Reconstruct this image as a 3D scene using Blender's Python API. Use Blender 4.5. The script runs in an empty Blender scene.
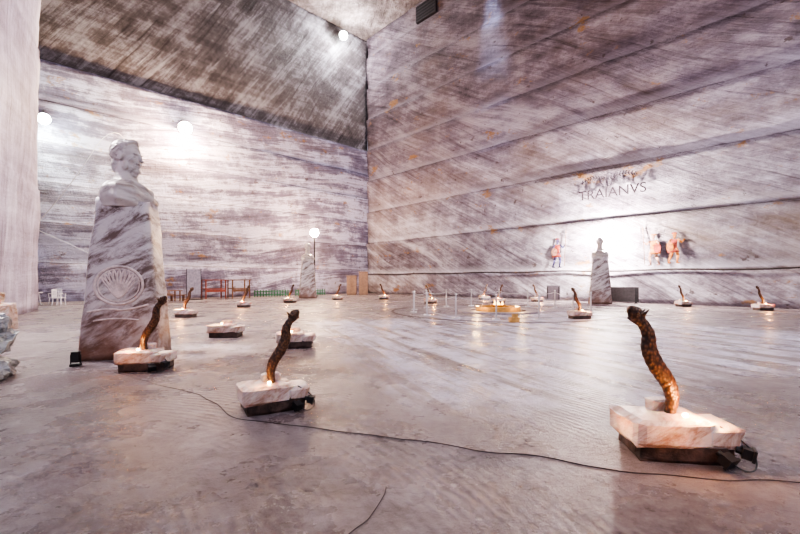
import bpy, bmesh, math, random
from mathutils import Vector, Matrix, noise, Euler
random.seed(7)
S = bpy.context.scene
COL = S.collection
try:
    S.view_settings.view_transform='AgX'; S.view_settings.look='AgX - High Contrast'
except Exception as ex: print(ex)

# ------------------------------------------------------------------ helpers
def link(o, parent=None):
    COL.objects.link(o)
    if parent: o.parent = parent
    return o
def empty(name, loc=(0,0,0), rz=0):
    e = bpy.data.objects.new(name, None); e.empty_display_size=.3
    e.location=loc; e.rotation_euler=(0,0,rz); return link(e)
def mesh_obj(name, bm, mat=None, parent=None, smooth=False, loc=(0,0,0), rot=(0,0,0)):
    me = bpy.data.meshes.new(name); bm.to_mesh(me); bm.free()
    if smooth:
        for p in me.polygons: p.use_smooth=True
    if mat: me.materials.append(mat)
    o = bpy.data.objects.new(name, me); o.location=loc; o.rotation_euler=rot
    return link(o, parent)
def inst(name, me, parent=None, loc=(0,0,0), rot=(0,0,0), scale=(1,1,1)):
    o=bpy.data.objects.new(name, me); o.location=loc; o.rotation_euler=rot; o.scale=scale
    return link(o,parent)
def add_box(bm, c, s, rz=0, taper=1.0):
    r = bmesh.ops.create_cube(bm, size=1)
    M = Matrix.Rotation(rz,3,'Z')
    for v in r['verts']:
        t = taper if v.co.z>0 else 1
        p = Vector((v.co.x*s[0]*t, v.co.y*s[1]*t, v.co.z*s[2]))
        v.co = M@p + Vector(c)
    return r['verts']
def add_cyl(bm, p0, p1, r0, r1=None, seg=12):
    r1 = r0 if r1 is None else r1
    p0=Vector(p0); p1=Vector(p1); d=p1-p0
    r=bmesh.ops.create_cone(bm, cap_ends=True, segments=seg, radius1=r0, radius2=r1, depth=d.length)
    q=d.to_track_quat('Z','Y').to_matrix()
    for v in r['verts']: v.co = q@v.co + (p0+p1)/2
    return r['verts']
def add_ell(bm, c, r, rot=(0,0,0), u=20, v=12):
    q=bmesh.ops.create_uvsphere(bm,u_segments=u,v_segments=v,radius=1)
    M=Euler(rot).to_matrix()
    for w in q['verts']:
        w.co = M@Vector((w.co.x*r[0],w.co.y*r[1],w.co.z*r[2])) + Vector(c)
def rock(bm, c, s, rz=0, amp=.04, seed=0, cuts=5, taper=1.0, edge=.018):
    """hewn block"""
    t = bmesh.new(); bmesh.ops.create_cube(t,size=1)
    bmesh.ops.subdivide_edges(t, edges=t.edges[:], cuts=cuts, use_grid_fill=True)
    M=Matrix.Rotation(rz,3,'Z')
    vm={}
    for v in t.verts:
        p=Vector((v.co.x*s[0],v.co.y*s[1],v.co.z*s[2]))
        ax=[abs(v.co[i])*2>.98 for i in range(3)]
        if sum(ax)>=2:
            for i in range(3):
                if ax[i] : p[i]-=math.copysign(edge,p[i])*(1+.8*noise.noise(p*9+Vector((seed,0,0))))
        tt = 1+(taper-1)*(v.co.z+.5); p.x*=tt; p.y*=tt
        n=noise.noise_vector(p*2.2+Vector((seed*3.1,seed*1.7,seed)))*amp
        n2=noise.noise_vector(p*9+Vector((seed,seed*2.7,0)))*amp*.3
        p+=n+n2
        if v.co.z<-.49: p.z=-s[2]/2
        vm[v]=bm.verts.new(M@p+Vector(c))
    for f in t.faces: bm.faces.new([vm[v] for v in f.verts])
    t.free()
def curve_obj(name, pts, r, mat, parent=None, cyc=False):
    cu=bpy.data.curves.new(name,'CURVE'); cu.dimensions='3D'; cu.bevel_depth=r; cu.bevel_resolution=2
    sp=cu.splines.new('NURBS'); sp.points.add(len(pts)-1)
    for i,p in enumerate(pts): sp.points[i].co=(p[0],p[1],p[2],1)
    sp.use_endpoint_u=True; sp.order_u=3; sp.use_cyclic_u=cyc; sp.resolution_u=6
    cu.materials.append(mat)
    o=bpy.data.objects.new(name,cu); return link(o,parent)

# ------------------------------------------------------------------ materials
def newmat(name):
    m=bpy.data.materials.new(name); m.use_nodes=True
    nt=m.node_tree; b=nt.nodes['Principled BSDF']; return m,nt,b
def N(nt,t,**k):
    n=nt.nodes.new(t)
    for a,v in k.items(): setattr(n,a,v)
    return n
def ramp(nt, fac, stops):
    r=N(nt,'ShaderNodeValToRGB'); e=r.color_ramp.elements
    while len(e)>len(stops): e.remove(e[-1])
    while len(e)<len(stops): e.new(.5)
    for i,(p,c) in enumerate(stops):
        e[i].position=p; e[i].color=(c[0],c[1],c[2],1) if not isinstance(c,(int,float)) else (c,c,c,1)
    nt.links.new(fac,r.inputs[0]); return r.outputs[0]
def mix(nt, fac, a, b, mode='MIX'):
    m=N(nt,'ShaderNodeMix',data_type='RGBA',blend_type=mode)
    for i,v in ((0,fac),(6,a),(7,b)):
        if hasattr(v,'links') or hasattr(v,'is_output'): nt.links.new(v,m.inputs[i])
        elif i==0: m.inputs[0].default_value=v
        else: m.inputs[i].default_value=(v[0],v[1],v[2],1)
    return m.outputs[2]
def math_(nt,op,a,b=0,c=None):
    m=N(nt,'ShaderNodeMath',operation=op)
    for i,v in enumerate((a,b) if c is None else (a,b,c)):
        if hasattr(v,'is_output'): nt.links.new(v,m.inputs[i])
        else: m.inputs[i].default_value=v
    return m.outputs[0]
def noise_n(nt, vec, scale, detail=6, rough=.6, dist=0):
    n=N(nt,'ShaderNodeTexNoise'); n.inputs['Scale'].default_value=scale; n.inputs['Detail'].default_value=detail
    n.inputs['Roughness'].default_value=rough; n.inputs['Distortion'].default_value=dist
    nt.links.new(vec,n.inputs['Vector']); return n.outputs[0]
def mapping(nt, vec, rot=(0,0,0), scale=(1,1,1), loc=(0,0,0)):
    m=N(nt,'ShaderNodeMapping'); m.inputs['Rotation'].default_value=rot; m.inputs['Scale'].default_value=scale
    m.inputs['Location'].default_value=loc
    nt.links.new(vec,m.inputs[0]); return m.outputs[0]
def bump(nt,b,h,strength=.4,dist=.1):
    n=N(nt,'ShaderNodeBump'); n.inputs['Strength'].default_value=strength; n.inputs['Distance'].default_value=dist
    nt.links.new(h,n.inputs['Height']); nt.links.new(n.outputs[0],b.inputs['Normal'])

def strata(name, ang, dark, mid, light, stain=.0, zgrad=None, contrast=1.0, freq=1.0, period=None, z0=0, warp=1.1, loc=(0,0,0), band=.35, bmp=.9, ochre=0):
    m,nt,b=newmat(name)
    tc=N(nt,'ShaderNodeTexCoord').outputs['Object']
    w=N(nt,'ShaderNodeTexNoise'); w.inputs['Scale'].default_value=.07; w.inputs['Detail'].default_value=1.5
    nt.links.new(tc,w.inputs['Vector'])
    vs=N(nt,'ShaderNodeVectorMath',operation='MULTIPLY_ADD'); nt.links.new(w.outputs[1],vs.inputs[0])
    vs.inputs[1].default_value=(warp*2,warp*2,warp*3); nt.links.new(mapping(nt,tc,loc=loc),vs.inputs[2]); wv=vs.outputs[0]
    r1=mapping(nt,wv,rot=(0,ang,0)); r2=mapping(nt,wv,rot=(0,ang*1.12,0))
    s1=noise_n(nt,mapping(nt,r1,scale=(.06,.3,.8*freq)),1.1,11,.74)
    s2=noise_n(nt,mapping(nt,r2,scale=(.12,.3,4.2*freq)),1.3,9,.74)
    s3=noise_n(nt,mapping(nt,wv,scale=(.04,.2,1.1)),1.0,11,.74)
    blot=noise_n(nt,tc,.38,12,.76)
    f=math_(nt,'MULTIPLY',s1,.42)
    f=math_(nt,'MULTIPLY_ADD',s2,.28,f); f=math_(nt,'MULTIPLY_ADD',s3,band,f); f=math_(nt,'MULTIPLY_ADD',blot,.64,f)
    mean=.5*(.42+.28+band+.64); w_=.135/contrast
    c=ramp(nt,f,[(max(0,mean-w_),dark),(mean-.012,mid),(min(1,mean+w_),light)])
    v1=ramp(nt,s2,[(.35,1.0),(.42,.0)])
    c=mix(nt,math_(nt,'MULTIPLY',v1,.55),c,(dark[0]*.55,dark[1]*.5,dark[2]*.5))
    v2=ramp(nt,s1,[(.56,0.0),(.64,1.0)])
    c=mix(nt,math_(nt,'MULTIPLY',v2,.6),c,light)
    sp=N(nt,'ShaderNodeSeparateXYZ'); nt.links.new(tc,sp.inputs[0])
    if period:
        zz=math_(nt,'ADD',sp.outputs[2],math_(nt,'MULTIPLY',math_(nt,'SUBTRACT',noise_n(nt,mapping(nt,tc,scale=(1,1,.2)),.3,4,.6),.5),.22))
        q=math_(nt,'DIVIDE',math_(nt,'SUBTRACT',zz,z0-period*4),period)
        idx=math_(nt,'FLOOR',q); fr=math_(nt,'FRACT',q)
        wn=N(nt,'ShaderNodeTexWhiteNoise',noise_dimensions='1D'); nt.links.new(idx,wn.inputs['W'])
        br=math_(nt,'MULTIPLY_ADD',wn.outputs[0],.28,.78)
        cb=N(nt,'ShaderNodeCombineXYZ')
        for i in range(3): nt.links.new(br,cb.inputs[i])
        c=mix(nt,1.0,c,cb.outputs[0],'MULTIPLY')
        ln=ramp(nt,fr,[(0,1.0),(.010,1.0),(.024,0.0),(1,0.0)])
        c=mix(nt,math_(nt,'MULTIPLY',ln,.65),c,(.05,.035,.045))  # ledge line: groove dirt plus overhang shade painted into the colour
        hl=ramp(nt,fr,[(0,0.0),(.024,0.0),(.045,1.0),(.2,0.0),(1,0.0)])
        c=mix(nt,math_(nt,'MULTIPLY',hl,.45),c,light)  # highlight above each ledge, painted into the colour
    if ochre:
        n=noise_n(nt,mapping(nt,tc,scale=(.5,1,.9),loc=(3,0,7)),.16,7,.66)
        c=mix(nt,math_(nt,'MULTIPLY',ramp(nt,n,[(.48,0.0),(.64,1.0)]),ochre),c,(.60,.45,.31))
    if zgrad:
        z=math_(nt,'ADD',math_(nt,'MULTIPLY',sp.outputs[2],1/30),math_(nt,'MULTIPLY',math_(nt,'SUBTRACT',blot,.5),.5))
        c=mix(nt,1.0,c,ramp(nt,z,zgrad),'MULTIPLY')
    if stain:
        n=noise_n(nt,mapping(nt,tc,scale=(.55,.55,1)),.62,6,.72)
        c=mix(nt,math_(nt,'MULTIPLY',ramp(nt,n,[(.60,0.0),(.65,1.0)]),stain),c,(.40,.20,.06))
        n=noise_n(nt,mapping(nt,tc,scale=(1,1,1.3),loc=(9,2,4)),1.1,5,.65)
        c=mix(nt,math_(nt,'MULTIPLY',ramp(nt,n,[(.64,0.0),(.68,1.0)]),stain),c,(.08,.05,.05))
    nt.links.new(c,b.inputs['Base Color'])
    b.inputs['Roughness'].default_value=.5
    fine=noise_n(nt,tc,2.2,9,.78)
    h=math_(nt,'ADD',math_(nt,'ADD',s2,s1),math_(nt,'MULTIPLY',fine,1.2))
    bump(nt,b,h,bmp,.45)
    return m

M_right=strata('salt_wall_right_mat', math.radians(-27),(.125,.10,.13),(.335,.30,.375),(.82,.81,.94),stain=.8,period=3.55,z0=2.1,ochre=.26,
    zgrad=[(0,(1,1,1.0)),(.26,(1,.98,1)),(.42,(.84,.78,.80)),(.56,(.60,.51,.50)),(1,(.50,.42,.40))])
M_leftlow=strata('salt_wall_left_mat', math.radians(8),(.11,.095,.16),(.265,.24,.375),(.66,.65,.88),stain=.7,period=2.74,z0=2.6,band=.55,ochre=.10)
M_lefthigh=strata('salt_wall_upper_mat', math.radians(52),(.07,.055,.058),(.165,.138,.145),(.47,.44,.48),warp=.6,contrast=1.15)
M_near=strata('salt_wall_near_mat', math.radians(78),(.27,.225,.33),(.50,.45,.60),(.80,.77,.94),stain=.15,warp=.5,contrast=.95,bmp=.6)
M_ceil=strata('salt_ceiling_mat', .5,(.11,.08,.07),(.26,.20,.185),(.56,.47,.46),contrast=1.2)

def floor_mat():
    m,nt,b=newmat('salt_floor_mat')
    tc=N(nt,'ShaderNodeTexCoord').outputs['Object']
    big=noise_n(nt,tc,.28,8,.66); med=noise_n(nt,tc,1.6,10,.78,.6); gr=noise_n(nt,tc,9,8,.8)
    f=math_(nt,'ADD',math_(nt,'MULTIPLY',big,.42),math_(nt,'ADD',math_(nt,'MULTIPLY',med,.33),math_(nt,'MULTIPLY',gr,.25)))
    c=ramp(nt,f,[(.39,(.078,.060,.062)),(.46,(.152,.125,.130)),(.52,(.222,.187,.198)),(.61,(.38,.34,.36))])
    wv=N(nt,'ShaderNodeTexWave',wave_type='RINGS',rings_direction='Z'); wv.inputs['Scale'].default_value=3.6
    wv.inputs['Distortion'].default_value=3.0; wv.inputs['Detail'].default_value=5; wv.inputs['Detail Scale'].default_value=1.8
    nt.links.new(mapping(nt,tc,loc=(3.6,-.8,0)),wv.inputs['Vector'])
    amk=ramp(nt,noise_n(nt,tc,.5,5,.6),[(.46,0.0),(.6,1.0)])
    arcs=math_(nt,'MULTIPLY',wv.outputs[1],amk)
    c=mix(nt,math_(nt,'MULTIPLY',arcs,.36),c,(.44,.39,.40))
    sk=N(nt,'ShaderNodeTexNoise'); sk.inputs['Scale'].default_value=.55; sk.inputs['Detail'].default_value=9; sk.inputs['Roughness'].default_value=.55
    nt.links.new(mapping(nt,tc,loc=(4,9,0)),sk.inputs[0])
    dv=math_(nt,'ABSOLUTE',math_(nt,'SUBTRACT',sk.outputs[0],.5))
    seam=ramp(nt,dv,[(0,1.0),(.006,0.0)])
    c=mix(nt,math_(nt,'MULTIPLY',seam,.4),c,(.05,.035,.035))
    sp=N(nt,'ShaderNodeSeparateXYZ'); nt.links.new(tc,sp.inputs[0])
    a=math_(nt,'ADD',math_(nt,'MULTIPLY',sp.outputs[0],.38),math_(nt,'MULTIPLY',sp.outputs[1],-.92))
    bb=math_(nt,'ADD',math_(nt,'MULTIPLY',sp.outputs[0],.92),math_(nt,'MULTIPLY',sp.outputs[1],.38))
    cmb=N(nt,'ShaderNodeCombineXYZ'); nt.links.new(math_(nt,'MULTIPLY',a,.10),cmb.inputs[0]); nt.links.new(bb,cmb.inputs[1])
    st=noise_n(nt,cmb.outputs[0],2.0,10,.74)
    edge=math_(nt,'MULTIPLY',math_(nt,'SUBTRACT',noise_n(nt,tc,.35,6,.7),.5),6)
    a2=math_(nt,'ADD',a,edge); b2=math_(nt,'ADD',bb,math_(nt,'MULTIPLY',edge,.5))
    def win(x,lo,hi,s):
        p=N(nt,'ShaderNodeMapRange'); p.interpolation_type='SMOOTHSTEP'; nt.links.new(x,p.inputs[0]); p.inputs[1].default_value=lo-s; p.inputs[2].default_value=lo+s
        q=N(nt,'ShaderNodeMapRange'); q.interpolation_type='SMOOTHSTEP'; nt.links.new(x,q.inputs[0]); q.inputs[1].default_value=hi-s; q.inputs[2].default_value=hi+s; q.inputs[3].default_value=1; q.inputs[4].default_value=0
        return math_(nt,'MULTIPLY',p.outputs[0],q.outputs[0])
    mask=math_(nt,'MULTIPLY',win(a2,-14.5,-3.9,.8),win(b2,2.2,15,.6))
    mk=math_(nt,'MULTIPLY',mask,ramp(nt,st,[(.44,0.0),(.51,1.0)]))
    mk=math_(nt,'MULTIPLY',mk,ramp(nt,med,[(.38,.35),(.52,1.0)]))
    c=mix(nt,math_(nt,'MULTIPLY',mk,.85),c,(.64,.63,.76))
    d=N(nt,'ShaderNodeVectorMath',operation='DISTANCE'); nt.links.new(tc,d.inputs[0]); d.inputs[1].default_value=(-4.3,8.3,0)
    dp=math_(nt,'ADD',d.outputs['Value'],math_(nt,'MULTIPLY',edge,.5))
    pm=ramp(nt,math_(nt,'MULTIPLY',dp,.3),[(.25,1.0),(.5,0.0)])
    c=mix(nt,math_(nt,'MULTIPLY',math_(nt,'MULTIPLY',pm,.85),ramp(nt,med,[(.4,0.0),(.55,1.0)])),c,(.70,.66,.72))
    nt.links.new(c,b.inputs['Base Color'])
    nt.links.new(ramp(nt,noise_n(nt,tc,.7,8,.7),[(.38,.17),(.62,.42)]),b.inputs['Roughness'])
    h=math_(nt,'ADD',math_(nt,'ADD',med,math_(nt,'MULTIPLY',gr,.7)),math_(nt,'MULTIPLY',arcs,.35))
    bump(nt,b,h,.9,.08)
    return m
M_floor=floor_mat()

def plain(name,col,rough=.6,metal=0,var=.25,scale=6,bmp=.2):
    m,nt,b=newmat(name)
    tc=N(nt,'ShaderNodeTexCoord').outputs['Object']
    n=noise_n(nt,tc,scale,6,.65)
    c=ramp(nt,n,[(.35,tuple(x*(1-var) for x in col)),(.65,tuple(min(1,x*(1+var)) for x in col))])
    nt.links.new(c,b.inputs['Base Color']); b.inputs['Roughness'].default_value=rough; b.inputs['Metallic'].default_value=metal
    if bmp: bump(nt,b,n,bmp,.02)
    return m
def emis(name,col,st):
    m,nt,b=newmat(name); b.inputs['Base Color'].default_value=(*col,1)
    b.inputs['Emission Color'].default_value=(*col,1); b.inputs['Emission Strength'].default_value=st; return m
def marble(name,dark,light,thr=(.38,.55),sss=.15,scale=1.5,low=None,bd=.03):
    m,nt,b=newmat(name)
    tc=N(nt,'ShaderNodeTexCoord').outputs['Object']
    s=noise_n(nt,mapping(nt,mapping(nt,tc,rot=(.3,.6,0)),scale=(.8,.8,2.6)),scale,10,.74,.5)
    c=ramp(nt,s,[(thr[0],dark),(thr[1],light),(.75,tuple(min(1,x*1.12) for x in light))])
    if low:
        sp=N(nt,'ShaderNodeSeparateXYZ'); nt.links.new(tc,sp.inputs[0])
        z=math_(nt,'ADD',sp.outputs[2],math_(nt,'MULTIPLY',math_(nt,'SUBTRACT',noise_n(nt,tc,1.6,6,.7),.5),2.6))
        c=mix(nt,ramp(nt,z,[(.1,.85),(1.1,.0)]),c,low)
    nt.links.new(c,b.inputs['Base Color']); b.inputs['Roughness'].default_value=.38
    b.inputs['Subsurface Weight'].default_value=sss; b.inputs['Subsurface Radius'].default_value=(.14,.06,.025)
    bump(nt,b,math_(nt,'ADD',s,math_(nt,'MULTIPLY',noise_n(nt,tc,16,5,.6),.3)),.6,bd)
    return m
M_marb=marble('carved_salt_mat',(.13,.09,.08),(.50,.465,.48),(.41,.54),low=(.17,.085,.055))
M_bust=marble('bust_salt_mat',(.20,.165,.15),(.46,.42,.41),(.36,.5),sss=.05)
M_salt=marble('salt_slab_mat',(.30,.18,.13),(.60,.50,.47),(.40,.54),sss=.7,scale=2.4,bd=.015)
M_dark=plain('dark_salt_block_mat',(.055,.033,.027),.5,var=.7,scale=8,bmp=.8)
M_relief=plain('relief_edge_mat',(.55,.47,.46),.6,scale=9)
def wood_scale():
    m,nt,b=newmat('carved_wood_mat')
    tc=N(nt,'ShaderNodeTexCoord').outputs['Object']
    v=N(nt,'ShaderNodeTexVoronoi'); v.inputs['Scale'].default_value=44; nt.links.new(mapping(nt,tc,scale=(1,1,.7)),v.inputs[0])
    n=noise_n(nt,tc,9,6,.7)
    c=ramp(nt,math_(nt,'ADD',math_(nt,'MULTIPLY',v.outputs[0],.9),math_(nt,'MULTIPLY',n,.35)),[(.2,(.19,.095,.045)),(.5,(.095,.047,.025)),(.8,(.026,.013,.009))])
    nt.links.new(c,b.inputs['Base Color']); b.inputs['Roughness'].default_value=.34
    bump(nt,b,math_(nt,'MULTIPLY',v.outputs[0],-1),.6,.010); return m
M_wood=wood_scale()
M_black=plain('black_plastic_mat',(.012,.012,.014),.45,var=.2,bmp=0)
M_cable=plain('dusty_cable_mat',(.035,.026,.025),.7,var=.3,bmp=0)
M_metal=plain('steel_post_mat',(.50,.49,.52),.35,.3,var=.05,bmp=0)
M_gold=plain('gold_stone_mat',(.55,.32,.11),.35,.3,var=.3,scale=5)
M_grey=plain('grey_panel_mat',(.04,.036,.04),.5)
M_plank=plain('plank_mat',(.16,.07,.035),.5,var=.4)
M_green=plain('green_paint_mat',(.03,.15,.075),.5)
M_red=plain('red_paint_mat',(.24,.05,.03),.5)
M_white=plain('white_plastic_mat',(.7,.68,.74),.4,var=.05,bmp=0)
M_card=plain('cabinet_wood_mat',(.18,.115,.085),.6)
M_warm=emis('warm_bulb_mat',(1,.55,.2),50)
M_flood=emis('flood_glass_mat',(1,.80,.58),300)
M_coolf=emis('cool_flood_glass_mat',(.85,1,.9),120)
M_blue=emis('blue_lamp_mat',(.2,.4,1),25)

# ------------------------------------------------------------------ room shell
C=Vector((-3.7,46.2,0)); H=29.2
AR=math.atan2(-1,.9475); AL=math.atan2(1,1.055)
def wall(name, origin, ang, length, mats, levels, step=.15, zsplit=None, dx=.6, dz=.35, thick=1.0, amp=.14, ztop=H):
    bm=bmesh.new(); nx=int(length/dx); 
    zs=[]; lv=sorted(levels+[ztop]); lo=0
    for hi in lv:
        n=max(1,int((hi-lo)/dz))
        for i in range(n): zs.append((lo+(hi-lo)*i/n, step*(i/n)))
        zs.append((hi-.03, step)); lo=hi
    zs.append((ztop,0))
    rows=[]
    for (z,o) in zs:
        row=[]
        for i in range(nx+1):
            x=length*i/nx
            q=Vector((x*.25,z*.4,3.3)); y=-(o+amp*noise.fractal(q,1,2,4)*.7)
            if zsplit and z>zsplit: y+= .45
            row.append(bm.verts.new((x,y,z)))
        rows.append(row)
    for j in range(len(rows)-1):
        for i in range(nx):
            f=bm.faces.new((rows[j][i],rows[j][i+1],rows[j+1][i+1],rows[j+1][i]))
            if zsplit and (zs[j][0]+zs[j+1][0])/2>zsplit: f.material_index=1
            f.smooth = (zs[j+1][0]-zs[j][0])>.1
    o=mesh_obj(name,bm,None,loc=origin,rot=(0,0,ang))
    for m in mats: o.data.materials.append(m)
    md=o.modifiers.new('thick','SOLIDIFY'); md.thickness=thick; md.offset=-1
    return o
DR=Vector((math.cos(AR),math.sin(AR),0)); DL=Vector((math.cos(AL),math.sin(AL),0))
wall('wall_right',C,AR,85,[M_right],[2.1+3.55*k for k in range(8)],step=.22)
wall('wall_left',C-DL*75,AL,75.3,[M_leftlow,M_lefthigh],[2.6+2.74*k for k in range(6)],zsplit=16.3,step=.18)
DN=Vector((-.5145,.8575,0)); P2=Vector((-18.1,20,0))
wall('wall_near',P2-DN*26,math.atan2(DN.y,DN.x),26,[M_near],[6,13,20],thick=3.0,step=.06)
bm=bmesh.new(); vs=[bm.verts.new(p) for p in ((-70,-45,0),(75,-45,0),(75,60,0),(-70,60,0))]; bm.faces.new(vs)
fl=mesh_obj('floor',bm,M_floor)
bm=bmesh.new(); add_box(bm,(0,20,H+.5),(130,70,1)); mesh_obj('ceiling',bm,M_ceil)

def on_right(L,z,out=0.0):
    p=C+DR*L; n=Vector((DR.y,-DR.x,0))
    return Vector((p.x+n.x*out,p.y+n.y*out,z))
def on_left(L,z,out):
    p=C-DL*L; n=Vector((DL.y,-DL.x,0)); return Vector((p.x+n.x*out,p.y+n.y*out,z))
e=empty('ventilation_opening',on_right(9.4,28.0,.25),AR)
bm=bmesh.new(); add_box(bm,(0,0,0),(2.6,.3,1.6)); mesh_obj('duct_mouth',bm,M_grey,e)
bm=bmesh.new()
for k in range(5): add_box(bm,(0,-.17,-.6+.3*k),(2.4,.06,.05))
mesh_obj('slats',bm,M_black,e)
curve_obj('wall_ledge_line',[tuple(on_right(L,2.12+.05*math.sin(L*.9),.34)) for L in [k*1.0 for k in range(0,60)]],.045,M_cable)  # thin dark tube added along the lowest ledge line

# ------------------------------------------------------------------ bust monuments
def bust_mesh(var=0):
    bm=bmesh.new()
    E=lambda c,r,rot=(0,0,0): add_ell(bm,c,r,rot)
    E((-.06,0,.09),(.25,.19,.23)); E((.06,0,.09),(.155,.155,.18)); E((.07,0,-.06),(.16,.15,.22)); E((.07,0,-.19),(.15,.135,.10))
    E((.185,0,-.265),(.06,.07,.055)); E((.10,0,-.25),(.12,.11,.07))
    E((.212,0,.055),(.032,.115,.024))
    E((.25,0,-.02),(.034,.028,.085),(0,-.35,0)); E((.285,0,-.078),(.038,.036,.028))
    for s in (-1,1):
        E((.15,s*.095,-.065),(.06,.045,.05)); E((.178,s*.068,.012),(.026,.032,.018)); E((-.02,s*.185,-.02),(.045,.022,.07),(0,.2,0))
    E((.222,0,-.150),(.034,.056,.015)); E((.216,0,-.184),(.034,.05,.018))
    q=bmesh.ops.create_uvsphere(bm,u_segments=72,v_segments=36,radius=1)
    for w in q['verts']:
        p=w.co.copy(); an=math.atan2(p.y,p.z)
        d=1+.035*math.sin(an*22+6*noise.noise(p*2))+.05*noise.noise(p*5)
        w.co=Vector((p.x*.27*d-.075, p.y*.205*d, p.z*.245*d+.115))
        if p.x>.55 and p.z<.55: w.co.x-=.10*(p.x-.55)/.45+.04
    if var==0:
        for j in range(-4,5): E((.10-.004*j*j,.034*j,.31-.005*j*j),(.09,.02,.04),(0,.12,random.uniform(-.12,.12)))
        E((-.20,0,-.14),(.10,.15,.17))
        for j in range(-4,5):
            for k in range(2): E((.19-.011*j*j-.03*k,.032*j,-.285+.006*j*j-.045*k),(.035,.022,.045),(0,-.2,0))
        for s in (-1,1): E((.235,s*.035,-.135),(.03,.04,.014),(s*.35,0,0)); E((.06,s*.145,-.17),(.06,.03,.09))
    T=[(-.98,.37,.43,.0),(-.85,.40,.47,.01),(-.72,.39,.47,.0),(-.63,.35,.45,-.01),(-.56,.31,.40,-.02),(-.49,.24,.30,-.03),(-.43,.18,.20,-.04),(-.30,.16,.155,-.05),(-.1,.15,.14,-.03)]
    rings=[]; n=48
    for i in range(40):
        t=i/39*(len(T)-1); k=min(int(t),len(T)-2); u=t-k
        z,rx,ry,cx=[T[k][m]*(1-u)+T[k+1][m]*u for m in range(4)]
        ring=[]
        for j in range(n):
            a=math.tau*j/n; fold=0
            if z<-.44: fold=.030*math.sin(26*(z+.12*math.sin(a)+.08*math.cos(a)))*max(0,.3+.7*math.cos(a))+.016*math.sin(9*a)
            ca,sa=math.cos(a),math.sin(a); sr=(abs(ca)**2.6+abs(sa)**2.6)**(-1/2.6)
            ring.append(bm.verts.new((cx+(rx+fold)*ca*sr,(ry+fold)*sa*sr,z)))
        rings.append(ring)
    for i in range(39):
        for j in range(n): bm.faces.new((rings[i][j],rings[i][(j+1)%n],rings[i+1][(j+1)%n],rings[i+1][j]))
    bm.faces.new(rings[0][::-1]); bm.faces.new(rings[-1])
    me_o=mesh_obj('bust_src',bm,M_bust)
    md=me_o.modifiers.new('r','REMESH'); md.mode='VOXEL'; md.voxel_size=.013
    md=me_o.modifiers.new('s','SMOOTH'); md.iterations=1; md.factor=.5
    dg=bpy.context.evaluated_depsgraph_get(); dg.update()
    me=bpy.data.meshes.new_from_object(me_o.evaluated_get(dg))
    bpy.data.objects.remove(me_o)
    for p in me.polygons: p.use_smooth=True
    me.name='bust_mesh'
    return me
BUST0=bust_mesh(0); BUST1=bust_mesh(1)
def pedestal_mesh(seed):
    bm=bmesh.new(); n=14; nz=26
    rings=[]
    for j in range(nz+1):
        t=j/nz; z=3.05*t; w=.70*(1-t)+.45*t; d=.54*(1-t)+.38*t
        ring=[]
        for k in range(4*n):
            s,i=divmod(k,n); u=-1+2*i/n
            x,y=[(u,-1),(1,u),(-u,1),(-1,-u)][s]
            r=max(1,(abs(x)**9+abs(y)**9)**(1/9)); x/=r; y/=r
            p=Vector((x*w,y*d,z)); q=noise.noise_vector(p*1.5+Vector((seed,0,0)))*.03+noise.noise_vector(p*7)*.01
            if j==0: q=Vector((q.x,q.y,0))
            if j==nz: q.z+=noise.noise(p*5)*.06
            ring.append(bm.verts.new(p+q))
        rings.append(ring)
    m=4*n
    for j in range(nz):
        for k in range(m): bm.faces.new((rings[j][k],rings[j][(k+1)%m],rings[j+1][(k+1)%m],rings[j+1][k]))
    bm.faces.new(rings[-1]); bm.faces.new(rings[0][::-1])
    me=bpy.data.meshes.new('pedestal'); bm.to_mesh(me); bm.free(); me.materials.append(M_marb)
    for p in me.polygons: p.use_smooth = len(p.vertices)==4
    return me
PED=pedestal_mesh(2)
def monument(name,loc,rz,bust,brz,scale=1.0,relief=True):
    e=empty(name,loc,rz); e.scale=(scale,)*3
    inst('pedestal',PED,e)
    inst('bust',bust,e,(0.0,0,3.95),(0,0,brz),(1.06,1.06,1.06))
    if relief:
        def fp(x,z):
            t=z/3.05; return (x, -(.54*(1-t)+.38*t)-.006, z)
        zc=1.40
        for nm,ra,rr in (('relief_border',.40,.026),('relief_border_inner',.345,.014)):
            pts=[fp(ra*math.cos(a),zc+ra*.9*math.sin(a)) for a in [i*math.tau/28 for i in range(28)]]
            curve_obj(nm,pts,rr,M_relief,e,True)
        for k in range(9):
            a=math.radians(22+136*k/8); r=.30
            tip=(r*math.cos(a)*1.02,zc-.24+(.30+.24*math.sin(a))*1.0)
            L=[]
            for q in range(13):
                th=math.pi*q/12*2
                u=.5-.5*math.cos(th); side=math.sin(th)
                L.append(fp(tip[0]*u-side*.035*math.sin(a), zc-.24+(tip[1]-zc+.24)*u+side*.035*math.cos(a)))
            curve_obj('relief_rib_%d'%k,L,.016,M_relief,e)
        curve_obj('relief_sweep',[fp(-.5,zc-.50),fp(-.2,zc-.43),fp(.15,zc-.49),fp(.5,zc-.37)],.02,M_relief,e)
        curve_obj('relief_sweep_lower',[fp(-.4,zc-.67),fp(-.05,zc-.59),fp(.35,zc-.67)],.016,M_relief,e)
    return e
monument('salt_bust_monument',(-5.47,8.05,0),math.radians(16),BUST0,math.radians(-22),1.0)
monument('salt_bust_monument',(-7.75,33.6,0),math.radians(12),BUST1,math.radians(-80),1.06,False)
monument('salt_bust_monument',(12.8,25.6,0),math.radians(-25),BUST1,math.radians(-90),.98,False)
e=empty('floor_spotlight',(-5.66,6.98,0),.4)
bm=bmesh.new(); add_box(bm,(0,0,.16),(.11,.10,.18)); add_box(bm,(0,0,.02),(.14,.14,.04)); add_cyl(bm,(-.07,0,0.02),(-.07,0,.2),.01); add_cyl(bm,(.07,0,0.02),(.07,0,.2),.01)
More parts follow.
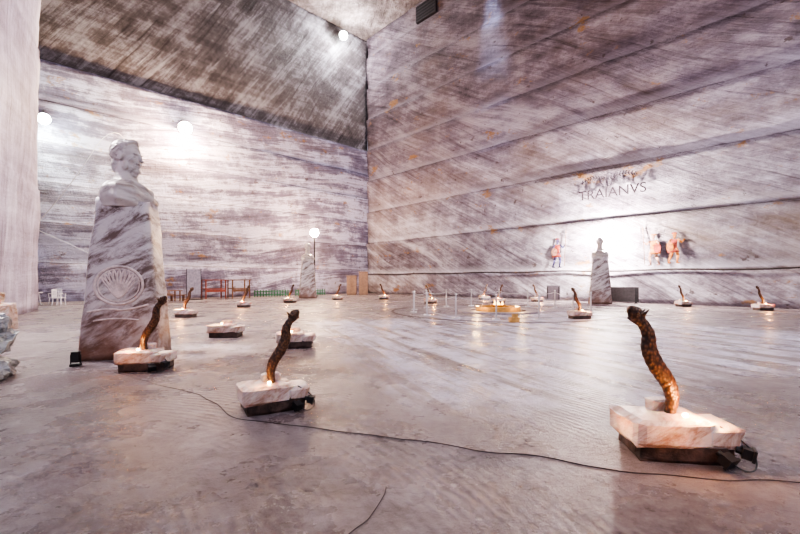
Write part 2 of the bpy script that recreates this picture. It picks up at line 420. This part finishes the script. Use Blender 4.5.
mesh_obj('housing',bm,M_black,e)

# ------------------------------------------------------------------ carved serpents on salt blocks
def catmull(P,n):
    out=[]; Q=[P[0]]+P+[P[-1]]; seg=len(P)-1
    for i in range(n+1):
        t=i/n*seg; k=min(int(t),seg-1); u=t-k
        a,b,c,d=[Vector(q) for q in Q[k:k+4]]
        out.append(.5*((2*b)+(c-a)*u+(2*a-5*b+4*c-d)*u*u+(3*b-a-3*c+d)*u**3))
    return out
def serpent_mesh():
    P=[(0,0,.30),(-.02,0,.44),(.02,0,.58),(.11,0,.72),(.17,0,.86),(.18,0,1.00),(.25,0,1.13),(.34,0,1.23)]
    n=80; pts=catmull(P,n); bm=bmesh.new(); rings=[]; sg=16
    for i,p in enumerate(pts):
        t=i/n
        d=(pts[min(n,i+1)]-pts[max(0,i-1)]).normalized(); nrm=Vector((-d.z,0,d.x))
        w=.038+.030*math.sin(math.pi*min(1,t*1.15))
        if t>.84: w=.050+.012*math.sin((t-.84)/.16*math.pi)-.03*max(0,(t-.92)/.08)
        dep=.042*(1-.3*t)
        ridge=1+.10*abs(math.sin(i*.62))
        ring=[]
        for k in range(sg):
            a=math.tau*k/sg; cx=math.cos(a); cy=math.sin(a)
            ww=w*(ridge if abs(cx)>.7 else 1)
            ring.append(bm.verts.new(p+nrm*cx*ww+Vector((0,1,0))*cy*dep))
        rings.append(ring)
    for i in range(n):
        for k in range(sg): bm.faces.new((rings[i][k],rings[i][(k+1)%sg],rings[i+1][(k+1)%sg],rings[i+1][k]))
    bm.faces.new(rings[-1]); bm.faces.new(rings[0][::-1])
    add_cyl(bm,(.22,0,1.07),(.35,0,1.14),.032,.012,10)
    for s in (-1,1): add_cyl(bm,(.23,s*.025,1.16),(.185,s*.035,1.215),.016,.004,8); add_ell(bm,(.28,s*.032,1.18),(.016,.01,.012),u=8,v=6)
    bmesh.ops.recalc_face_normals(bm,faces=bm.faces[:])
    me=bpy.data.meshes.new('serpent'); bm.to_mesh(me); bm.free()
    for p in me.polygons: p.use_smooth=True
    me.materials.append(M_wood); return me
SERP=serpent_mesh()
def blocks(seed):
    bm=bmesh.new(); rock(bm,(0.02,0,.08),(.74,.50,.16),amp=.03,seed=seed)
    a=bpy.data.meshes.new('dark_block'); bm.to_mesh(a); bm.free(); a.materials.append(M_dark)
    bm=bmesh.new(); rock(bm,(-.09,0,.235),(.64,.54,.21),rz=.05,amp=.02,seed=seed+5,cuts=7,edge=.022); rock(bm,(.30,-.02,.215),(.30,.48,.16),rz=-.06,amp=.02,seed=seed+3,edge=.02)
    rock(bm,(.0,.13,.37),(.24,.14,.12),rz=.12,amp=.015,seed=seed+8,edge=.012)
    b=bpy.data.meshes.new('salt_slab'); bm.to_mesh(b); bm.free(); b.materials.append(M_salt)
    return a,b
BL=[blocks(s) for s in (1,4,9)]
bm=bmesh.new(); add_box(bm,(0,0,0),(.10,.07,.08)); add_box(bm,(0,-.04,.0),(.12,.02,.095)); add_cyl(bm,(0,.03,0),(0,.07,0),.025)
SPOT=bpy.data.meshes.new('spot_housing'); bm.to_mesh(SPOT); bm.free(); SPOT.materials.append(M_black)
bm=bmesh.new(); add_ell(bm,(0,0,0),(.024,.024,.018),u=10,v=8)
BULB=bpy.data.meshes.new('bulb'); bm.to_mesh(BULB); bm.free(); BULB.materials.append(M_warm)
cnt=0
def draco(x,y,rz=0,flip=False,serp=True,light=8,name='carved_serpent_on_salt_block',detail=False,scale=1.0,bl=None,front=0):
    global cnt
    e=empty(name,(x,y,0),rz); e.scale=(scale,)*3
    a,b=BL[cnt%3 if bl is None else bl]; cnt+=1
    inst('dark_block',a,e); inst('salt_slab',b,e)
    f=-1 if flip else 1
    if serp: inst('serpent',SERP,e,(0,0,.03),(0,0,math.pi if flip else 0))
    inst('bulb',BULB,e,(-f*.06,-.12,.36))
    def pl(loc,en):
        l=bpy.data.lights.new('glow','POINT'); l.energy=en; l.color=(1,.44,.13); l.shadow_soft_size=.03
        o=bpy.data.objects.new('glow',l); o.location=loc; link(o,e)
    if light: pl((-f*.16,-.20,.46),light)
    if front: pl((-.12,-.50,.30),front); pl((-.56,-.1,.30),front*.8)
    if detail:
        inst('spot_housing',SPOT,e,(.24,-.34,.09),(0.5,0,.5))
        inst('spot_housing_b',SPOT,e,(.42,-.29,.13),(0.2,0,1.1))
        curve_obj('lead',[(.24,-.32,.1),(.3,-.39,.03),(.42,-.38,.02),(.49,-.30,.08),(.44,-.26,.2),(.28,-.2,.30)],.007,M_black,e)
    return e
draco(2.36,3.5,math.radians(-6),True,light=26,detail=True,scale=1.0,front=4)
draco(-1.5,4.7,math.radians(28),False,light=2,detail=True,scale=.90)
draco(-4.3,6.75,math.radians(10),False,light=9,detail=True,scale=.97,front=2)
draco(-4.62,10.6,.1,serp=False,light=8,name='salt_block_lamp')
draco(-2.37,9.0,.2,serp=False,light=8,name='salt_block_lamp')
for (x,y,r,f) in ((-8.7,16.2,.1,0),(-8.6,22,.4,0),(-7.3,26.5,-.3,0),(-4.7,30,.6,0),(-1.25,31,.0,1),(1.95,25.6,.3,1),(6.35,30.2,.4,0),
                  (9.45,27.6,.2,1),(6.95,15.5,.1,1),(16.0,22.6,.2,1),(17.95,19.8,0,1),(6.4,26,.3,0)):
    draco(x,y,r,bool(f),light=30,scale=.95)

def jig(P,n,a,z):
    out=[]
    for i in range(len(P)-1):
        for k in range(n):
            t=k/n; x=P[i][0]*(1-t)+P[i+1][0]*t; y=P[i][1]*(1-t)+P[i+1][1]*t
            out.append((x+noise.noise(Vector((x*3,y,1)))*a,y+noise.noise(Vector((x*2,y,5)))*a,z))
    return out+[(P[-1][0],P[-1][1],z)]
curve_obj('floor_cable',jig([(-4.6,6.5),(-3.97,6.05),(-2.6,5.2),(-1.75,4.35),(0,3.75),(1.0,3.42),(1.74,3.14),(2.5,2.98),(3.3,2.92),(5,2.9)],6,.08,.003),.005,M_cable)
curve_obj('floor_cable',jig([(-.45,2.15),(-.2,2.5),(-.1,2.9)],6,.10,.001),.003,M_cable)

# ------------------------------------------------------------------ memorial ring
FX,FY=4.7,19.2
e=empty('stanchion_barrier',(FX,FY,0))
R=4.1; NP=16; top=[]
for k in range(NP):
    a=math.tau*(k+.35)/NP; x,y=R*math.cos(a),R*math.sin(a)
    bm=bmesh.new(); add_cyl(bm,(0,0,0),(0,0,.04),.16,.14,16); add_cyl(bm,(0,0,.04),(0,0,.88),.03,.03,10); add_ell(bm,(0,0,.92),(.05,.05,.05),u=10,v=8)
    mesh_obj('post_%d'%k,bm,M_metal,e,loc=(x,y,0),smooth=False); top.append((x,y))
for k in range(NP):
    p,q=top[k],top[(k+1)%NP]
    if k in (11,): continue
    curve_obj('rope_%d'%k,[(p[0]*(1-t)+q[0]*t,p[1]*(1-t)+q[1]*t,.84-.5*t*(1-t)) for t in (0,.2,.4,.6,.8,1)],.012,M_metal,e)
e=empty('eternal_flame_dais',(FX,FY,0))
def ringm(name,ri,ro,h,mat,p):
    bm=bmesh.new(); n=64; V=[]
    for k in range(n):
        a=math.tau*k/n; c,s=math.cos(a),math.sin(a)
        V.append([bm.verts.new((r*c,r*s,z)) for r,z in ((ri,0),(ri,h),(ro,h),(ro,0))])
    for k in range(n):
        A,B=V[k],V[(k+1)%n]
        for i in range(4): bm.faces.new((A[i],A[(i+1)%4],B[(i+1)%4],B[i]))
    bmesh.ops.recalc_face_normals(bm,faces=bm.faces[:])
    return mesh_obj(name,bm,mat,p)
M_ringst=plain('ring_stone_mat',(.30,.27,.30),.4)
ringm('floor_ring_outer',5.0,5.12,.012,M_dark,e); ringm('floor_ring_middle',3.2,3.5,.015,M_ringst,e); ringm('step',1.3,1.9,.06,M_ringst,e)
ringm('rim',.8,1.05,.24,M_gold,e)
bm=bmesh.new()
add_cyl(bm,(0,0,0),(0,0,.16),.82,.82,40); add_cyl(bm,(0,0,.16),(0,0,.32),.2,.4,24); mesh_obj('bowl',bm,M_gold,e)
bm=bmesh.new()
for k in range(9):
    a=k*2.4; r=.28*math.sqrt(k/9); add_cyl(bm,(r*math.cos(a),r*math.sin(a),.3),(r*1.1*math.cos(a+.3),r*1.1*math.sin(a+.3),.46+.08*math.cos(k)),.06,.005,8)
mesh_obj('flame',bm,emis('flame_mat',(1,.55,.15),8),e,smooth=True)
for k in range(4):
    a=math.tau*k/4+.6
    l=bpy.data.lights.new('dais_glow','POINT'); l.energy=24; l.color=(1,.62,.25); l.shadow_soft_size=.1
    o=bpy.data.objects.new('dais_glow_%d'%k,l); o.location=(1.4*math.cos(a),1.4*math.sin(a),.35); link(o,e)
e=empty('plaque_stone',(4.05,14.2,0),.1)
bm=bmesh.new(); rock(bm,(0,0,.1),(.34,.26,.2),amp=.03,seed=2); mesh_obj('stone',bm,M_gold,e)
bm=bmesh.new(); add_box(bm,(0,-.08,.24),(.22,.03,.14)); mesh_obj('plate',bm,M_gold,e)

# ------------------------------------------------------------------ right wall decoration
def rw_obj(name,L,z,out=.32): return empty(name,on_right(L,z,out),AR)
e=rw_obj('traianvs_inscription',24.2,7.1,.40)
M_ins=plain('inscription_mat',(.035,.024,.035),.9,var=.3)
cu=bpy.data.curves.new('letters','FONT'); cu.body='TRAIANVS'; cu.size=.92; cu.extrude=.015; cu.align_x='LEFT'
cu.materials.append(M_ins)
o=bpy.data.objects.new('letters',cu); o.rotation_euler=(math.pi/2,0,0); link(o,e)
for s in (-1,1):
    ar=lambda t:(1.95+s*1.8*t,0,1.15+.28*math.sin(t*3))
    curve_obj('laurel_%s'%('a' if s<0 else 'b'),[ar(t) for t in (0.1,.3,.5,.7,.85,1)],.022,M_ins,e)
    bm=bmesh.new()
    for k in range(9):
        x,_,z=ar(.12+.1*k)
        add_ell(bm,(x,0,z+.08),(.03,.02,.10),(0,s*.6,0),8,6); add_ell(bm,(x,0,z-.08),(.03,.02,.10),(0,s*2.4,0),8,6)
    mesh_obj('leaves_%s'%('a' if s<0 else 'b'),bm,M_ins,e)
def warrior(name,L,z,cloth,skin,shield,h=2.6,mir=1,spear=True):
    e=rw_obj(name,L,z,.27); k=h/2.0
    def limb(bm,P,R):
        for i in range(len(P)-1):
            add_cyl(bm,(mir*P[i][0]*k,0,P[i][1]*k),(mir*P[i+1][0]*k,0,P[i+1][1]*k),R[i]*k,R[i+1]*k,10); add_ell(bm,(mir*P[i+1][0]*k,0,P[i+1][1]*k),(R[i+1]*k,)*3,u=10,v=6)
    def flat(bm,y=0):
        for v in bm.verts: v.co.y=v.co.y*.12-y
    bm=bmesh.new()
    limb(bm,[(.06,.92),(.2,.5),(.14,.06)],[.10,.075,.045]); limb(bm,[(-.06,.92),(-.16,.5),(-.3,.08)],[.10,.075,.045])
    add_ell(bm,(mir*.19*k,0,.04*k),(.11*k,.05*k,.04*k),u=10,v=6); add_ell(bm,(-mir*.25*k,0,.05*k),(.11*k,.05*k,.04*k),u=10,v=6)
    limb(bm,[(.17,1.48),(.36,1.28),(.52,1.45)],[.06,.05,.035]); limb(bm,[(-.17,1.48),(-.33,1.2),(-.2,1.0)],[.06,.05,.035])
    add_ell(bm,(mir*.02*k,0,1.72*k),(.10*k,.08*k,.13*k),u=12,v=8); limb(bm,[(0,1.5),(0,1.64)],[.06,.055]); flat(bm,.01)
    mesh_obj('body',bm,skin,e,smooth=True)
    bm=bmesh.new(); limb(bm,[(0,1.48),(0,1.15),(0,.95)],[.19,.15,.16]); add_cyl(bm,(0,0,.98*k),(0,0,.68*k),.16*k,.27*k,12)
    add_ell(bm,(-mir*.22*k,0,1.1*k),(.12*k,.06*k,.45*k),(0,mir*.2,0),12,8); add_ell(bm,(0,0,1.84*k),(.15*k,.05*k,.07*k),u=12,v=6); flat(bm,.0)
    mesh_obj('tunic_cloak',bm,cloth,e,smooth=True)
    bm=bmesh.new(); add_ell(bm,(-mir*.2*k,0,1.02*k),(.2*k,.03*k,.27*k),u=16,v=8); flat(bm,.04); mesh_obj('shield',bm,shield,e,smooth=True)
    if spear:
        bm=bmesh.new(); add_cyl(bm,(mir*.46*k,-.02,.1*k),(mir*.56*k,-.02,2.2*k),.018*k,.018*k,6); add_cyl(bm,(mir*.56*k,-.02,2.2*k),(mir*.57*k,-.02,2.4*k),.045*k,.003,6); mesh_obj('spear',bm,M_plank,e)
M_pb=plain('mural_blue_mat',(.06,.055,.14),.9,var=.6); M_pr=plain('mural_red_mat',(.26,.05,.035),.9,var=.6); M_po=plain('mural_ochre_mat',(.34,.13,.035),.9,var=.6); M_ps=plain('mural_skin_mat',(.24,.13,.10),.9,var=.6)
warrior('wall_painted_warrior',22.6,2.4,M_pr,M_pb,M_ps,2.3,1)
warrior('wall_painted_warrior',28.8,2.4,M_po,M_ps,M_pr,2.1,-1)
warrior('wall_painted_warrior',29.9,2.5,M_pr,M_po,M_po,2.0,1,False)
def panel(name,L,w,h,mat,out=.9):
    p=on_right(L,0,out); e=empty(name,p,AR)
    bm=bmesh.new(); add_box(bm,(0,0,h/2+.1),(w,.06,h)); mesh_obj('board',bm,mat,e)
    bm=bmesh.new()
    for s in (-1,1): add_box(bm,(s*w*.42,0,.05+h/2-.05),(.06,.1,h+.0)); add_box(bm,(s*w*.42,0,.02),(.08,.5,.04))
    mesh_obj('legs',bm,M_black,e)
panel('information_panel',27.2,1.9,.95,M_grey); panel('information_panel',22.6,1.0,1.0,plain('panel_grey_mat',(.12,.11,.14)))

# ------------------------------------------------------------------ left side furniture
def fence(L,w,mat,out=2.0,h=.9):
    e=empty('picket_fence',on_left(L,0,out),AL)
    bm=bmesh.new(); n=int(w/.25)
    for i in range(n+1): add_box(bm,(-w/2+w*i/n,0,h/2),(.09,.03,h))
    add_box(bm,(0,.03,h*.3),(w,.03,.08)); add_box(bm,(0,.03,h*.8),(w,.03,.08)); mesh_obj('pickets',bm,mat,e)
fence(12.6,3.2,M_green,1.8,.6); fence(8.6,3.2,M_green,1.8,.6)
def stall(L,out,w,mat):
    e=empty('souvenir_stall',on_left(L,0,out),AL); bm=bmesh.new()
    for s in (-1,1):
        for t in (-1,1): add_box(bm,(s*w/2,t*.5,.75),(.08,.08,1.5))
    add_box(bm,(0,0,1.5),(w+.3,1.2,.07)); add_box(bm,(0,0,.8),(w,1.0,.06)); add_box(bm,(0,-.5,.65),(w,.04,.2)); 
    mesh_obj('stall_frame',bm,mat,e)
stall(17.9,2.6,1.5,M_red); stall(15.9,2.6,1.4,M_plank)
def table(p,rz,mat,name='picnic_table'):
    e=empty(name,p,rz)
    bm=bmesh.new(); add_box(bm,(0,0,.75),(1.6,.75,.05))
    for s in (-1,1):
        add_box(bm,(0,s*.7,.45),(1.6,.28,.04))
        for t in (-1,1): add_box(bm,(t*.65,s*.3,.37),(.07,.07,.74)); add_box(bm,(t*.65,s*.7,.22),(.06,.2,.44))
        add_box(bm,(s*.65,0,.42),(.05,1.5,.06))
    mesh_obj('table_frame',bm,mat,e)
table(on_left(23.5,0,2.6),AL,M_plank); table(on_left(21.6,0,4.6),AL+.3,M_plank)
def chair(p,rz):
    e=empty('white_plastic_chair',p,rz); bm=bmesh.new()
    add_box(bm,(0,0,.44),(.48,.46,.04))
    for s in (-1,1):
        for t in (-1,1): add_cyl(bm,(s*.24,t*.23,0),(s*.2,t*.19,.44),.022,.028,8)
        add_cyl(bm,(s*.24,-.2,.44),(s*.26,-.2,.66),.02,.02,8); add_box(bm,(s*.26,0,.67),(.05,.48,.03)); add_box(bm,(s*.21,.24,.68),(.05,.04,.5))
    for k in range(4): add_box(bm,(-.13+.087*k,.25,.66),(.035,.03,.4))
    add_box(bm,(0,.25,.9),(.46,.04,.1)); mesh_obj('frame',bm,M_white,e)
chair((-21.2,24.6,0),.3); chair((-20.3,23.8,0),1.8)
e=empty('white_plastic_table',(-22.0,23.9,0))
bm=bmesh.new(); add_cyl(bm,(0,0,.72),(0,0,.76),.5,.5,24)
for k in range(4): a=k*math.pi/2+.6; add_cyl(bm,(.4*math.cos(a),.4*math.sin(a),0),(.3*math.cos(a),.3*math.sin(a),.72),.03,.03,8)
mesh_obj('round_table',bm,M_white,e)
e=empty('banner_stand',on_left(19.6,0,3.4),AL)
bm=bmesh.new(); add_box(bm,(0,0,1.35),(1.0,.03,1.9)); mesh_obj('banner',bm,plain('banner_mat',(.3,.28,.34)),e)
bm=bmesh.new(); add_cyl(bm,(-.5,0,0),(-.5,0,2.35),.025); add_cyl(bm,(.5,0,0),(.5,0,2.35),.025); add_box(bm,(0,0,.03),(1.2,.5,.06)); mesh_obj('poles',bm,M_black,e)
def cabinet(x,y,w,h):
    e=empty('wooden_cabinet',(x,y,0),.1)
    bm=bmesh.new(); add_box(bm,(0,0,h/2+.05),(w,.7,h-.1)); add_box(bm,(0,0,.05),(w*.9,.6,.1)); add_box(bm,(0,0,h+.03),(w+.1,.8,.06)); mesh_obj('carcass',bm,M_card,e)
    bm=bmesh.new()
    for s in (-1,1): add_box(bm,(s*w*.24,-.36,h/2+.05),(w*.44,.03,h-.3)); add_box(bm,(s*.06,-.39,h/2),(.03,.03,.2))
    mesh_obj('doors',bm,M_card,e)
cabinet(-4.9,40.6,1.0,1.9); cabinet(-3.7,40.4,.9,2.3)

e=empty('salt_rubble_pile',(-6.3,6.1,0))
bm=bmesh.new(); random.seed(5)
for (x,y,z,sx,sy,sz) in ((0,0,.17,.7,.6,.34),(-.7,.2,.2,.8,.7,.4),(-.15,.15,.47,.55,.5,.28),(-.75,.1,.55,.6,.5,.32),(-.3,.3,.73,.5,.45,.24),(-.8,.4,.85,.45,.4,.3),(.3,-.3,.1,.4,.35,.2),(-.3,-.5,.12,.5,.4,.24)):
    rock(bm,(x,y,z),(sx,sy,sz),rz=random.uniform(-.7,.7),amp=.14,seed=random.random()*20,edge=.05)
M_rub=marble('salt_rubble_mat',(.09,.09,.09),(.40,.42,.42),(.38,.55),scale=3)
mesh_obj('salt_chunks',bm,M_rub,e)
e=empty('salt_boundary_block',(-12.1,11.9,0),.5)
bm=bmesh.new(); rock(bm,(0,0,.4),(.9,.7,.8),amp=.06,seed=3); rock(bm,(-.1,0,.95),(.6,.5,.34),amp=.05,seed=6); mesh_obj('blocks',bm,M_salt,e)

# ------------------------------------------------------------------ lamps
def flood(name,loc,mat,energy,color,r=.25,arm=None,size=.3):
    e=empty(name,loc)
    bm=bmesh.new(); add_ell(bm,(0,0,0),(r,r,r),u=16,v=10); mesh_obj('glass',bm,mat,e,smooth=True)
    bm=bmesh.new()
    d=Vector(arm); dn=d.normalized()
    add_cyl(bm,dn*(r*.8),dn*(r*1.5),r*.8,r*.4,16); add_cyl(bm,dn*r,d,.04,.04,8); mesh_obj('cap_bracket',bm,M_black,e)
    l=bpy.data.lights.new('light','POINT'); l.energy=energy; l.color=color; l.shadow_soft_size=size
    o=bpy.data.objects.new('light',l); o.location=-dn*(r+size+.05); link(o,e)
nL=Vector((DL.y,-DL.x,0)); nR=Vector((DR.y,-DR.x,0)); nN=Vector((DN.y,-DN.x,0))
def lamp_left(L,z,mat,en,col,r=.25): flood('wall_floodlight',on_left(L,z,1.2),mat,en,col,r,arm=(-nL.x*1.2,-nL.y*1.2,1.0))
lamp_left(19.6,13.6,M_flood,6000,(1,.66,.40),.48)
lamp_left(28.0,12.0,M_coolf,1500,(.85,1,.8),.34)
lamp_left(4.3,27.4,M_coolf,2800,(.95,.92,1),.42)
pn=P2-DN*13.2
flood('wall_floodlight',(pn.x+nN.x*.9,pn.y+nN.y*.9,8.0),M_flood,3600,(1,.92,.9),.2,arm=(-nN.x*.9,-nN.y*.9,0),size=.12)
e=empty('lamp_post',(-7.7,36,0))
bm=bmesh.new(); add_cyl(bm,(0,0,0),(0,0,5.5),.07,.05); add_cyl(bm,(0,0,0),(0,0,.1),.3,.28,16); mesh_obj('pole',bm,M_black,e)
bm=bmesh.new(); add_ell(bm,(0,0,5.75),(.38,.38,.38)); mesh_obj('globe',bm,M_flood,e,smooth=True)
l=bpy.data.lights.new('light','POINT'); l.energy=2800; l.color=(1,.6,.32); l.shadow_soft_size=.3
o=bpy.data.objects.new('light',l); o.location=(0,.1,6.5); link(o,e)
gp=on_right(26.2,3.75,1.5)
flood('pole_floodlight',gp,M_flood,8500,(1,.86,.78),.2,arm=(0,0,-3.75),size=.25)
bm=bmesh.new(); add_ell(bm,(0,0,0),(.13,.13,.13)); 
e=empty('blue_signal_lamp',on_left(29.0,3.2,.3)); mesh_obj('lens',bm,M_blue,e)
bm=bmesh.new(); add_cyl(bm,(-nL.x*.3,-nL.y*.3,0),(0,0,0),.08); mesh_obj('mount',bm,M_black,e)

sp=bpy.data.lights.new('blue_wall_washer','SPOT'); sp.energy=4500; sp.color=(.55,.62,1); sp.spot_size=math.radians(26); sp.spot_blend=1; sp.shadow_soft_size=.4
wp=on_right(16.8,28.9,1.2); tgt=on_right(16.8,18,-.4)
e=empty('ceiling_wall_washer',wp)
o=bpy.data.objects.new('light',sp); o.rotation_euler=(tgt-wp).to_track_quat('-Z','Y').to_euler(); o.location=(0,0,-.2); link(o,e)
bm=bmesh.new(); add_cyl(bm,(0,0,-.1),(0,0,.3),.2,.14,16); mesh_obj('housing',bm,M_black,e)

for (x,y,z,en,col) in ((-2,-4,13,1900,(.86,.85,1)),(12,-3,11,4200,(.97,.91,1)),(13,12,15,2800,(1,.93,1)),(-9,20,18,1100,(.86,.84,1))):
    e=empty('added_fill_lamp',(x,y,z))  # out-of-view fill light added to brighten the chamber, with a modelled fixture
    bm=bmesh.new(); add_cyl(bm,(0,0,.35),(0,0,H-z),.02,.02,8); add_cyl(bm,(0,0,0),(0,0,.4),.5,.15,24); mesh_obj('shade_rod',bm,M_black,e)
    l=bpy.data.lights.new('light','POINT'); l.energy=en; l.color=col; l.shadow_soft_size=.5
    o=bpy.data.objects.new('light',l); o.location=(0,0,-.6); link(o,e)

curve_obj('overhead_wire',[(-19.0,20.7,4.2),(-14,17,5.4),(-10.5,15,8.0),(-20,29.5,11)],.015,M_white)
curve_obj('overhead_wire',[(-19.0,20.7,4.2),(-15,19,2.9),(-13.8,18,2.6)],.015,M_white)

# ------------------------------------------------------------------ world + camera
w=bpy.data.worlds.new('mine_ambience'); S.world=w; w.use_nodes=True
w.node_tree.nodes['Background'].inputs[0].default_value=(.82,.80,1,1); w.node_tree.nodes['Background'].inputs[1].default_value=.70
cam=bpy.data.cameras.new('camera'); cam.lens=18; cam.sensor_width=36; cam.shift_y=13/800; cam.clip_end=300
co=bpy.data.objects.new('camera',cam); co.location=(0,0,1.5); co.rotation_euler=(math.pi/2,0,0); link(co); S.camera=co
